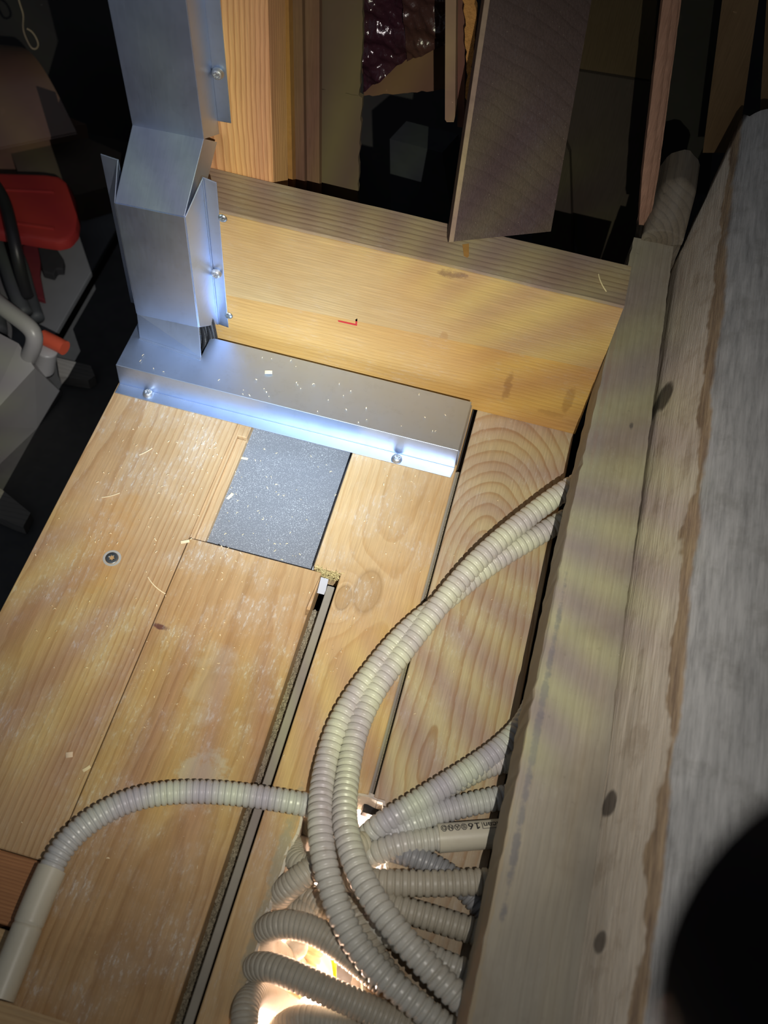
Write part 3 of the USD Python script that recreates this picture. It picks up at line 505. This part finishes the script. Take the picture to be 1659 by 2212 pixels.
# printed lettering on the coupler (upside down as seen), wrapped on its curve
def wrap_text(shapes, a, b, R, th0):
    """Flat lettering (x along, y around) laid on the tube from a to b; th0 = angle of the text's base line from the up direction towards the far side."""
    ax = (b - a); ax /= np.linalg.norm(ax); up = np.array([0, 0, 1.0]); up -= ax * (up @ ax); up /= np.linalg.norm(up); sd = np.cross(up, ax)
    m = cat(shapes).subdivide_to_size(.0012); v = m.vertices; th = th0 + v[:, 1] / R; r = R + v[:, 2]
    return trimesh.Trimesh(a + np.outer(v[:, 0], ax) + np.outer(r * np.cos(th), up) + np.outer(r * np.sin(th), sd), m.faces, process=False)
def shifted(m, x, y): m = m.copy(); m.apply_translation([x, y, 0]); return m
hT, dT = .0034, .00008; txt, x = [], 0.0
logo = Polygon(np.c_[np.cos(np.arange(8) * np.pi / 4 + .39), np.sin(np.arange(8) * np.pi / 4 + .39)] * .0022)
def outline(p, w): return trimesh.creation.extrude_polygon(p.difference(p.buffer(-w)), dT, engine='earcut')
txt.append(shifted(outline(logo, .0006), .0022, .0017)); txt.append(shifted(meshkit.text_mesh('elcan', .0034, dT, True), .0049, .0003))
w_ = meshkit.text_mesh('elcan', .0034, dT, True).bounds[1][0]
txt.append(shifted(trimesh.creation.box([w_ + .0016, .0003, dT]), .0049 + w_ / 2, 0.0045)); txt.append(shifted(trimesh.creation.box([.0004, .0048, dT]), .0049 + w_ + .0009, .0022))
x = .0049 + w_ + .0018; s16 = meshkit.text_mesh('16', .0044, dT, True); txt.append(shifted(s16, x, 0)); x += s16.bounds[1][0] + .0006
for ch in 'SAND':
    oc = Polygon(np.c_[np.cos(np.arange(8) * np.pi / 4 + .39) * .0019, np.sin(np.arange(8) * np.pi / 4 + .39) * .0025])
    txt.append(shifted(outline(oc, .0004), x + .0019, .0021)); q = meshkit.text_mesh(ch, .0025, dT, True); txt.append(shifted(q, x + .0019 - q.bounds[:, 0].mean(), .0021 - .00125)); x += .0040
a_, b_ = cw[3], cw[0]; axl = (b_ - a_) / np.linalg.norm(b_ - a_); start = at(950, 1811, .009) - axl * x
part(t7, 'lettering', wrap_text(txt, start, b_, .00852, -.72), ink, label='black printed lettering, upside down')

# ================================================================ the dark loft around the platform
stone = plain('dark_loft_wall', (.07, .066, .065), .9, var=.4, scale=8.); lowdark = plain('dark_ground', (.05, .045, .04), .9, var=.4, scale=9., bump=.4)
single('wall_back', cbox(-1.56, .56, 1.2, 1.24, -.46, 1.3, .001), stone, kind='structure'); single('wall_left', cbox(-1.54, -1.5, -.6, 1.21, -.46, 1.3, .001), stone, kind='structure')
single('wall_right', cbox(.5, .54, -.6, 1.21, -.46, 1.3, .001), stone, kind='structure'); single('ground', cbox(-1.56, .56, -.6, 1.26, -.47, -.45, .001), lowdark, kind='structure')
single('shelf_below_rail', cbox(.067, .45, -.3, .56, -.09, -.07, .001), lowdark, kind='structure')
pl = thing('platform_joists', 'dark joists under the edge of the board floor', 'joist', (-.2, .2, -.2))
for x in (-.272, -.10, .045): part(pl, 'joist', cbox(x, x + .02, -.06 if x < -.2 else .22, .56, -.19, -.0335, .001), cross_wood)
for x in (-.265, .05): part(pl, 'leg', cbox(x, x + .02, .3, .32, -.4498, -.1905, .001), cross_wood)

def upr(pts, y, t, jag=0., seed=0):
    p = np.array([atY(*q, y) for q in pts]); 
    if jag:
        r = np.random.default_rng(seed); o = []
        for a, b in zip(p, np.roll(p, -1, 0)):
            n = max(int(np.linalg.norm(b - a) / .004), 1); o += [a + (b - a) * k / n + (r.normal(0, jag, 3) if k else 0) for k in range(n)]
        p = np.array(o); p[:, 1] = y
    m = plate(p, abs(t)); 
    if m.vertices[:, 1].mean() < y: m.apply_translation([0, abs(t), 0])
    return m
hard1 = wood('brown_hardboard', axis='z', vc=0., wc=.3, ring=.009, early=(.17, .10, .06), late=(.12, .07, .04), contrast=.4, seed=21., bump=.1)
orange_edge = plain('orange_edge', (.34, .17, .05), .7, var=.25, scale=120.); cardb = plain('cardboard', (.11, .082, .045), .85, var=.1, scale=30.)
card2 = plain('loft_cardboard', (.20, .11, .06), .85, var=.12, scale=25.)
single('edge_slat', upr([(604, -250), (618, -250), (633, 440), (624, 440)], .575, .008), orange_edge, 'thin slat with an orange edge standing just right of the post', 'slat')
single('hardboard_panel', upr([(616, -250), (649, -250), (659, 440), (630, 440)], .583, .006), hard1, 'narrow brown hardboard panel next to the orange-edged slat', 'panel')
single('hardboard_panel', upr([(648, -250), (690, -250), (690, 440), (657, 440)], .590, .006), hard1, 'brown hardboard panel between the narrow panel and the cardboard sheet', 'panel')
cs = thing('cardboard_sheet', 'upright tan cardboard sheet with a faint fold behind the crossbeam', 'cardboard', atY(735, 300, .60))
part(cs, 'upper_panel', upr([(684, -250), (784, -250), (783, 90), (775, 206), (684, 190)], .600, .004, .0004, 1), cardb)
part(cs, 'lower_panel', upr([(684, 191), (775, 207), (783, 212), (776, 330), (772, 480), (684, 480)], .601, .004, .0004, 2), cardb)
part(cs, 'pale_strip', upr([(683, 181), (694, 181), (694, 300), (690, 315), (683, 315)], .5995, .0006), plain('pale_strip', (.21, .20, .15), .7), label='paler paper strip')
def crumple(c4, y, amp, n=60, seed=0, sc=45.):
    a, b, c, d_ = [atY(*q, y) for q in c4]; u, v = np.meshgrid(np.linspace(0, 1, n), np.linspace(0, 1, n), indexing='ij'); u, v = u[..., None], v[..., None]
    p = a * (1 - u) * (1 - v) + b * u * (1 - v) + c * u * v + d_ * (1 - u) * v
    h = np.abs(meshkit.fbm(p * sc, 4, seed) - .5) * 2; p[..., 1] -= h * amp; q = p.copy(); q[..., 1] = y + .003
    i, j = np.meshgrid(np.arange(n - 1), np.arange(n - 1), indexing='ij'); k = i * n + j
    f = np.stack([k, k + n, k + n + 1, k + 1], -1).reshape(-1, 4); f = np.vstack([f[:, [0, 1, 2]], f[:, [0, 2, 3]]])
    back = trimesh.Trimesh(q.reshape(-1, 3), f[:, ::-1], process=False)
    return cat([trimesh.Trimesh(p.reshape(-1, 3), f, process=False), back])
film_m = plain('purple_film', (.05, .018, .026), .16, spec=.7, var=.3, scale=40., bump=.35, bscale=160.)
wp = thing('wrapped_bundle', 'cardboard bundle under crumpled purple plastic film above the dark gap', 'package', atY(870, 150, .72))
part(wp, 'cardboard', upr([(776, -250), (985, -250), (985, 190), (940, 196), (860, 203), (786, 207)], .735, .05, .0006, 3), card2)
part(wp, 'film', crumple([(782, -250), (980, -250), (960, 60), (786, 196)], .730, .016, 70, 4), film_m, True, label='crumpled purple plastic film')
part(wp, 'film', crumple([(850, -250), (985, -250), (975, 90), (880, 130)], .722, .012, 50, 9), plain('brown_film', (.07, .032, .028), .18, spec=.6, var=.3, bump=.3), True)
slate = plain('slate_block', (.045, .05, .055), .6, var=.3)
single('slate_block', slab([atY(842, 300, .82), atY(955, 330, .80), atY(985, 520, .80), atY(845, 520, .82)], .03), slate, 'dark slate coloured block in the gap below the wrapped bundle', 'block')
single('hanging_slat', upr([(963, -250), (988, -250), (983, 255), (980, 264), (965, 264), (961, 258)], .62, .006), plain('beige_slat', (.30, .20, .12), .7, var=.15), 'beige slat with a rounded end left of the chipboard strip', 'slat')
single('hanging_slat', upr([(990, -250), (1006, -250), (1003, 276), (988, 274)], .626, .006), plain('red_brown_slat', (.16, .07, .045), .7, var=.2), 'dark reddish slat between the beige slat and chipboard strip', 'slat')
single('chipboard_strip', upr([(1004, -250), (1034, -250), (1027, 60), (1022, 130), (1014, 270), (1006, 275)], .615, .005, .0008, 5), plain('orange_chipboard', (.50, .25, .07), .85, var=.35, scale=300., bump=.8, bscale=500.), 'torn orange chipboard strip left of the leaning board', 'strip')
BL, BR = at(969, 523, .1415), at(1190, 500, .1415); TL = atY(1046, 0, .60); TL = BL + (TL - BL) * 1.6
nrm = np.cross(BR - BL, TL - BL); r_ = ray(1278, 0); TR = CP + r_ * ((BL - CP) @ nrm) / (r_ @ nrm); TR = BR + (TR - BR) * 1.6
lb_ = thing('leaning_board', 'rough dark brown board leaning with its lower corner on the crossbeam', 'board', BL)
def away(pts, t):
    m = plate(pts, abs(t)); return m if m.vertices[:, 1].mean() > np.mean([p[1] for p in pts]) else plate(pts, -abs(t))
dark_board = wood('rough_dark_board', axis='z', vc=0., wc=.3, ring=.006, early=(.075, .05, .042), late=(.045, .028, .022), contrast=.4, seed=23., fiber=.45, bump=.6, dust=.3, dustc=(.16, .15, .17))
part(lb_, 'body', away([BL, BR, TR, TL], .006), dark_board)
w0, w1 = (BR - BL) * .045, (TR - TL) * .05; fwd = -nrm / np.linalg.norm(nrm); fwd = fwd if fwd[1] < 0 else -fwd
part(lb_, 'raw_edge', away([BL + fwd * .0008, BL + w0 + fwd * .0008, TL + w1 + fwd * .0008, TL + fwd * .0008], .0007), plain('raw_edge', (.30, .22, .15), .8, var=.3, scale=200.), label='pale splintered edge')
single('bark_chip', plate([at(999, 528, .1405), at(1013, 526, .1405), at(1013, 553, .1405), at(1009, 556, .1405), at(1002, 552, .1405)], .001), orange_edge, 'orange wood chip on the crossbeam top below the leaning board', 'chip')
dk = [wood('dark_panel_a', axis='z', vc=.05, wc=1.0, ring=.02, early=(.13, .095, .045), late=(.10, .07, .035), contrast=.4, seed=31.), wood('dark_panel_b', axis='z', vc=.05, wc=1.0, ring=.02, early=(.085, .07, .05), late=(.06, .05, .035), contrast=.4, seed=33.)]
single('loft_panel', upr([(1180, -250), (1440, -250), (1405, 172), (1180, 137)], .86, .012), dk[0], 'upper brown loft panel above the dark joint, behind the split lath', 'panel')
single('loft_panel', upr([(1180, 143), (1405, 179), (1390, 650), (1262, 640)], .86, .012), dk[1], 'lower dull loft panel under the joint, behind the rail end', 'panel')
single('loft_panel', upr([(1150, 143), (1230, 330), (1238, 640), (1150, 640)], .84, .008), dk[1], 'dull panel piece just right of the leaning board foot', 'panel')
single('loft_panel', upr([(1232, 330), (1240, 560), (1262, 640), (1239, 640)], .85, .006), dk[1], 'narrow wedge of panel between two dark upright seams', 'panel')
single('loft_panel', upr([(1400, -250), (1580, -250), (1530, 420), (1400, 420)], .90, .012), plain('loft_dark_panel', (.05, .05, .035), .8), 'blackish panel between the split lath and the upright plank', 'panel')
lath = wood('split_lath', axis='z', vc=0., wc=.4, ring=.003, early=(.38, .22, .15), late=(.24, .13, .085), contrast=.6, seed=35., fiber=.45, bump=.8)
sp0, sp1 = at(1391, 478, ZR + .002), atY(1472, -180, .635); st_ = thing('split_lath', 'broken lath with a frayed end hanging over the rail tip', 'lath', sp0)
q = np.linspace(0, 1, 50); ax_ = (sp1 - sp0) / np.linalg.norm(sp1 - sp0); sx = np.array([1, .2, 0]) - ax_ * (ax_ @ [1, .2, 0]); sx /= np.linalg.norm(sx); sy = np.cross(ax_, sx)
rg = np.random.default_rng(8); R_ = []
for t in q:
    w = .0042 + .0016 * min(t * 5, 1); R_.append([sp0 + (sp1 - sp0) * t + sx * w * a * (1 + rg.normal(0, .015)) + sy * .004 * b * (1 + rg.normal(0, .02)) for a, b in ((-1, -1), (-.2, -1.15), (.5, -.9), (1, -.6), (1, 1), (-1, 1))])
part(st_, 'body', capped(np.array(R_)), lath)
part(st_, 'frayed_fibres', cat([hull([sp0 + sx * o + ax_ * .02, sp0 + sx * (o + .0008) + ax_ * .02 + sy * .0008, sp0 + sx * (o * 1.3 + rg.normal(0, .001)) - ax_ * rg.uniform(.0, .005), sp0 + sx * o - sy * .001 + ax_ * .015]) for o in rg.uniform(-.004, .004, 22)]), lath, kind='stuff')
upk = wood('upright_loft_plank', axis='z', vc=.05, wc=1., ring=.008, early=(.20, .13, .065), late=(.14, .085, .04), contrast=.4, seed=37.)
single('upright_plank', upr([(1574, -250), (1664, -250), (1639, 0), (1592, 330), (1518, 330), (1560, 0)], .76, .016), upk, 'tan upright plank rising behind the tip of the hewn beam', 'plank')
single('upright_plank', upr([(1690, -250), (1760, -250), (1700, 330), (1636, 330), (1656, 0)], .77, .016), upk, 'upright plank cut by the right edge of the picture, behind the hewn beam', 'plank')

# ---- things lying in the dark at the left
grey_sheet = plain('grey_sheet', (.16, .16, .165), .6, var=.25, scale=14.)
single('lower_plank', cbox(-.500, -.315, .0, 1.15, -.32, -.30, .001), plain('lower_plank', (.085, .083, .082), .7, var=.3), 'grey plank lying low alongside the outer floor board', 'plank')
single('lower_plank_support', cbox(-.49, -.42, .3, .34, -.4498, -.3205, .001), dark_gap, 'dark block under the low grey plank', 'block')
single('grey_sheet', cbox(-.86, -.512, .50, .93, -.31, -.302, .001), grey_sheet, 'grey sheet lying left of the low plank below the red plastic sheath', 'sheet')
single('grey_sheet_support', cbox(-.60, -.53, .52, .68, -.4498, -.3105, .002), dark_gap, 'dark crate under the grey sheet', 'crate')
def thick(pts, z, t, bev=.004, mat=None, z2=None):
    P_ = np.array([at(x, y, z) for x, y in pts])[:, :2]; pg = Polygon(P_).buffer(0)
    from shapely.geometry import Point
    ring = lambda e: np.array([pg.buffer(-e, join_style=1).exterior.interpolate(s_, normalized=True).coords[0] for s_ in np.linspace(0, 1, 72, endpoint=False)])
    ex = [(bev, z - t), (0, z - t + bev), (0, z - bev), (bev * .3, z - bev * .3), (bev, z)]
    R = []
    for e, zz in ex:
        r = ring(e) if e else ring(1e-6); 
        if R: k = np.argmin(np.linalg.norm(r - R[0][0, :2], axis=1)); r = np.roll(r, -k, 0)
        R.append(np.c_[r, np.full(len(r), zz)])
    return capped(np.array(R))
redp = plain('red_plastic', (.30, .028, .026), .35, spec=.5, var=.08, scale=30.)
rs = thing('blade_sheath', 'red plastic blade sheath with a rounded end in the dark at the left', 'sheath', at(80, 440, -.22))
part(rs, 'body', thick([(-60, 368), (100, 373), (130, 378), (150, 395), (164, 425), (170, 462), (166, 497), (150, 517), (125, 523), (90, 518), (-60, 492)], -.22, .02, .007), redp, 35)
part(rs, 'rib', thick([(-60, 402), (115, 410), (118, 415), (-60, 408)], -.2185, .003, .0008), redp, 35); part(rs, 'rib', thick([(20, 475), (118, 489), (117, 495), (18, 481)], -.2185, .003, .0008), redp, 35)
single('black_strap', tube([at(*p) for p in ((-25, 380, -.2), (5, 425, -.205), (22, 480, -.205), (34, 535, -.215), (46, 590, -.24), (60, 640, -.27))], .007, .006, 14), cable_m, 'black strap crossing the red sheath', 'strap', smooth=True)
for k, (pts, r) in enumerate((([(-20, 500, -.27), (10, 560, -.27), (30, 620, -.27), (55, 680, -.28)], .009), ([(-60, 540, -.28), (-34, 600, -.28), (-14, 660, -.285), (-4, 720, -.29)], .011), ([(20, 520, -.285), (45, 570, -.285), (62, 630, -.29), (82, 690, -.293)], .008))):
    single('black_hose', tube([at(*p) for p in pts], r, .006, 14), plain('black_hose' + str(k), (.06, .065, .07), .6), ['black hose end nearest the red sheath underside', 'thickest black hose at the left edge above the canister handle', 'thin black hose lying beside the maroon cloth'][k], 'hose', 'black hoses in the dark at the left', smooth=True)
def cloth(pts, z, t): return thick(pts, z, t, .0015)
single('maroon_cloth', cloth([(48, 530), (90, 520), (86, 590), (97, 648), (70, 640), (58, 600)], -.291, .008), plain('maroon_cloth', (.12, .012, .018), .85, var=.3), 'dark maroon cloth with a torn edge below the red sheath', 'cloth')
single('black_cloth', cloth([(80, 524), (118, 530), (138, 560), (136, 580), (122, 580), (115, 592), (92, 586)], -.284, .012), plain('black_cloth', (.02, .02, .022), .85, var=.3), 'black torn cloth over the maroon cloth', 'cloth')
milky = plain('milky_plastic', (.34, .33, .33), .35, spec=.5, var=.12, scale=18.)
jg = thing('canister', 'milky plastic canister with a handle and red cap at the left edge', 'canister', at(40, 850, -.3))
jt = np.array([at(*p) for p in ((-40, 700, -.20), (40, 742, -.20), (75, 795, -.205), (-40, 920, -.20))]); jb = np.array([at(*p) for p in ((-60, 760, -.3), (60, 790, -.3), (135, 850, -.3), (80, 925, -.3), (-60, 1060, -.3))])
part(jg, 'body', hull(np.vstack([jt, jb])), milky)
part(jg, 'handle', tube([at(*p) for p in ((-40, 620, -.17), (0, 658, -.165), (45, 692, -.165), (72, 720, -.17), (72, 748, -.185), (60, 775, -.21))], .0085, .003, 18), milky, True)
sp_a, sp_b = at(95, 800, -.25), at(102, 752, -.215)
part(jg, 'spout', tube([sp_a, (sp_a + sp_b) / 2, sp_b], .011, .004, 20), milky, True)
part(jg, 'cap', tube([at(92, 728, -.21), at(117, 740, -.21), at(140, 752, -.21)], .0078, .004, 20), plain('red_cap', (.62, .10, .05), .4, var=.1), 35, label='red screw cap')
grw = wood('grey_offcut', axis='x', vc=0., wc=-.2, ring=.005, early=(.24, .22, .20), late=(.12, .11, .10), contrast=.7, gray=.5, seed=41.)
def offcut(pts, z, t): p = [at(x, y, z) for x, y in pts]; return hull(np.vstack([p, np.array(p) - [0, 0, t]]))
single('wood_offcut', offcut([(122, 772), (196, 790), (205, 812), (190, 822), (128, 812)], -.285, .0145), grw, 'grey wood offcut beside the canister spout', 'offcut')
single('wood_offcut', offcut([(-30, 1040), (5, 1058), (66, 1108), (50, 1138), (30, 1132), (-30, 1105)], -.285, .0145), grw, 'grey splintered wood offcut at the left edge below the canister', 'offcut')
def patch(c4, zs, bulge, n=24):
    a, b, c, d_ = [at(*p, z) for p, z in zip(c4, zs)]; u, v = np.meshgrid(np.linspace(0, 1, n), np.linspace(0, 1, n), indexing='ij')
    p = a * ((1 - u) * (1 - v))[..., None] + b * (u * (1 - v))[..., None] + c * (u * v)[..., None] + d_ * ((1 - u) * v)[..., None]
    p[..., 2] += bulge * np.sin(np.pi * v); q = p - [0, 0, .003]; i, j = np.meshgrid(np.arange(n - 1), np.arange(n - 1), indexing='ij'); k = i * n + j
    f = np.stack([k, k + n, k + n + 1, k + 1], -1).reshape(-1, 4); f = np.vstack([f[:, [0, 1, 2]], f[:, [0, 2, 3]]])
    return cat([trimesh.Trimesh(p.reshape(-1, 3), f, process=False), trimesh.Trimesh(q.reshape(-1, 3), f[:, ::-1], process=False)])
single('curved_sheet', patch([(-60, 90), (35, 100), (165, 285), (-60, 330)], (-.2, -.2, -.22, -.22), .035), plain('brown_sheet', (.17, .095, .065), .28, spec=.6, var=.2, scale=20.), 'glossy curved brown sheet in the upper left dark', 'sheet', smooth=True)
def box_top(pts, z, t): p = np.array([at(x, y, z) for x, y in pts]); return hull(np.vstack([p, p - [0, 0, t]]))
single('cardboard_box', box_top([(20, 322), (165, 288), (262, 330), (258, 395), (172, 420), (60, 425)], -.26, .19), plain('loft_box', (.10, .075, .055), .85, var=.15), 'dull brown cardboard box behind the red sheath', 'box')
single('cardboard_box', box_top([(-60, 222), (60, 217), (186, 268), (160, 270), (20, 302), (-60, 310)], -.24, .21), plain('loft_box_b', (.16, .09, .06), .85, var=.2), 'reddish brown box under the curved sheet', 'box')
twine = [at(*p) for p in ((30, -60, .02), (42, 5, 0.), (50, 32, -.01), (50, 60, -.015), (60, 90, -.02), (73, 106, -.022), (82, 100, -.022), (79, 84, -.018), (68, 68, -.014), (58, 62, -.012))]
single('twine_loop', tube(twine, .0011, .002, 8), plain('twine', (.26, .20, .15), .8), 'pale twine hanging in a loop at the top left', 'twine', smooth=True)

# ---- shavings and sawdust
def shaving(p, L, W, ang, curl=.3):
    n = 7; s_ = np.linspace(-.5, .5, n); c, s = math.cos(ang), math.sin(ang); P_ = []
    for t in s_:
        x, y, z = t * L, curl * L * (t * t), .0003 + .0006 * (1 - 4 * t * t)
        for w in (-.5, .5): P_.append([p[0] + c * x - s * (y + w * W), p[1] + s * x + c * (y + w * W), p[2] + z])
    P_ = np.array(P_); R = np.stack([P_[0::2], P_[1::2], P_[1::2] + [0, 0, .0003], P_[0::2] + [0, 0, .0003]], 1); return capped(R)
CH = [(150, 1632, .0, .0042, .0034, 'flat pale chip on the wide board near the left edge'), (188, 1662, .0, .005, .002, 'curled pale shaving on the seam right of the flat chip'), (580, 806, .0222, .0055, .003, 'crumb of pale wood on top of the floor channel'),
      (498, 1073, -.0117, .006, .0022, 'larger pale flake on the black felt'), (528, 992, -.0117, .005, .0018, 'small flake on the felt just below the channel'), (316, 978, .0002, .011, .0008, 'long thin shaving below the left channel screw'), (335, 1268, .0002, .018, .0007, 'thin straw splinter across the seam of the two wide boards'),
      (240, 1073, .0002, .013, .0007, 'thin splinter above the floor screw'), (400, 1172, .0006, .006, .0022, 'small triangular chip at the corner of the short board'), (1297, 610, .137, .016, .0007, 'straw standing off the beam near the rail')]
for k, (x, y, z, L, W, lab) in enumerate(CH):
    single('wood_shaving', shaving(at(x, y, z) if k != 9 else at(1297, 612, .1405), L, W, [0.4, .9, .3, 1.2, .1, .9, -.5, .6, .5, -1.1][k]), shaving_m, lab, 'shaving', 'wood shavings lying about the boards')
rg = np.random.default_rng(77); dustm = []
for k in range(1500):
    x, y = rg.uniform(-.279, .06), rg.uniform(0., .49)
    if rg.random() > math.exp(-((x + .16) / .10) ** 2 - ((y - .36) / .14) ** 2) + .08: continue
    if -.181 < x < -.0725 and y > .3228 and y < .4257: z = -.0117 if -.178 < x < -.0945 else None
    elif -.0855 < x < -.0720: z = None
    elif y > .4255: z = .0219 if .437 < y < .480 and -.277 < x < -.017 and not (-.245 < x < -.19 and y > .455) else None
    elif -.0142 < x < -.0105 or (x > -.07 and y < .2): z = None
    else: z = .0002
    if z is None: continue
    dustm.append(shaving((x, y, z), rg.uniform(.0004, .0022) , rg.uniform(.0002, .0006), rg.uniform(0, 6.28), rg.uniform(-.8, .8)))
single('sawdust', cat(dustm), shaving_m, 'pale sawdust flecks scattered over the boards, felt and channel', 'sawdust', kind='stuff')
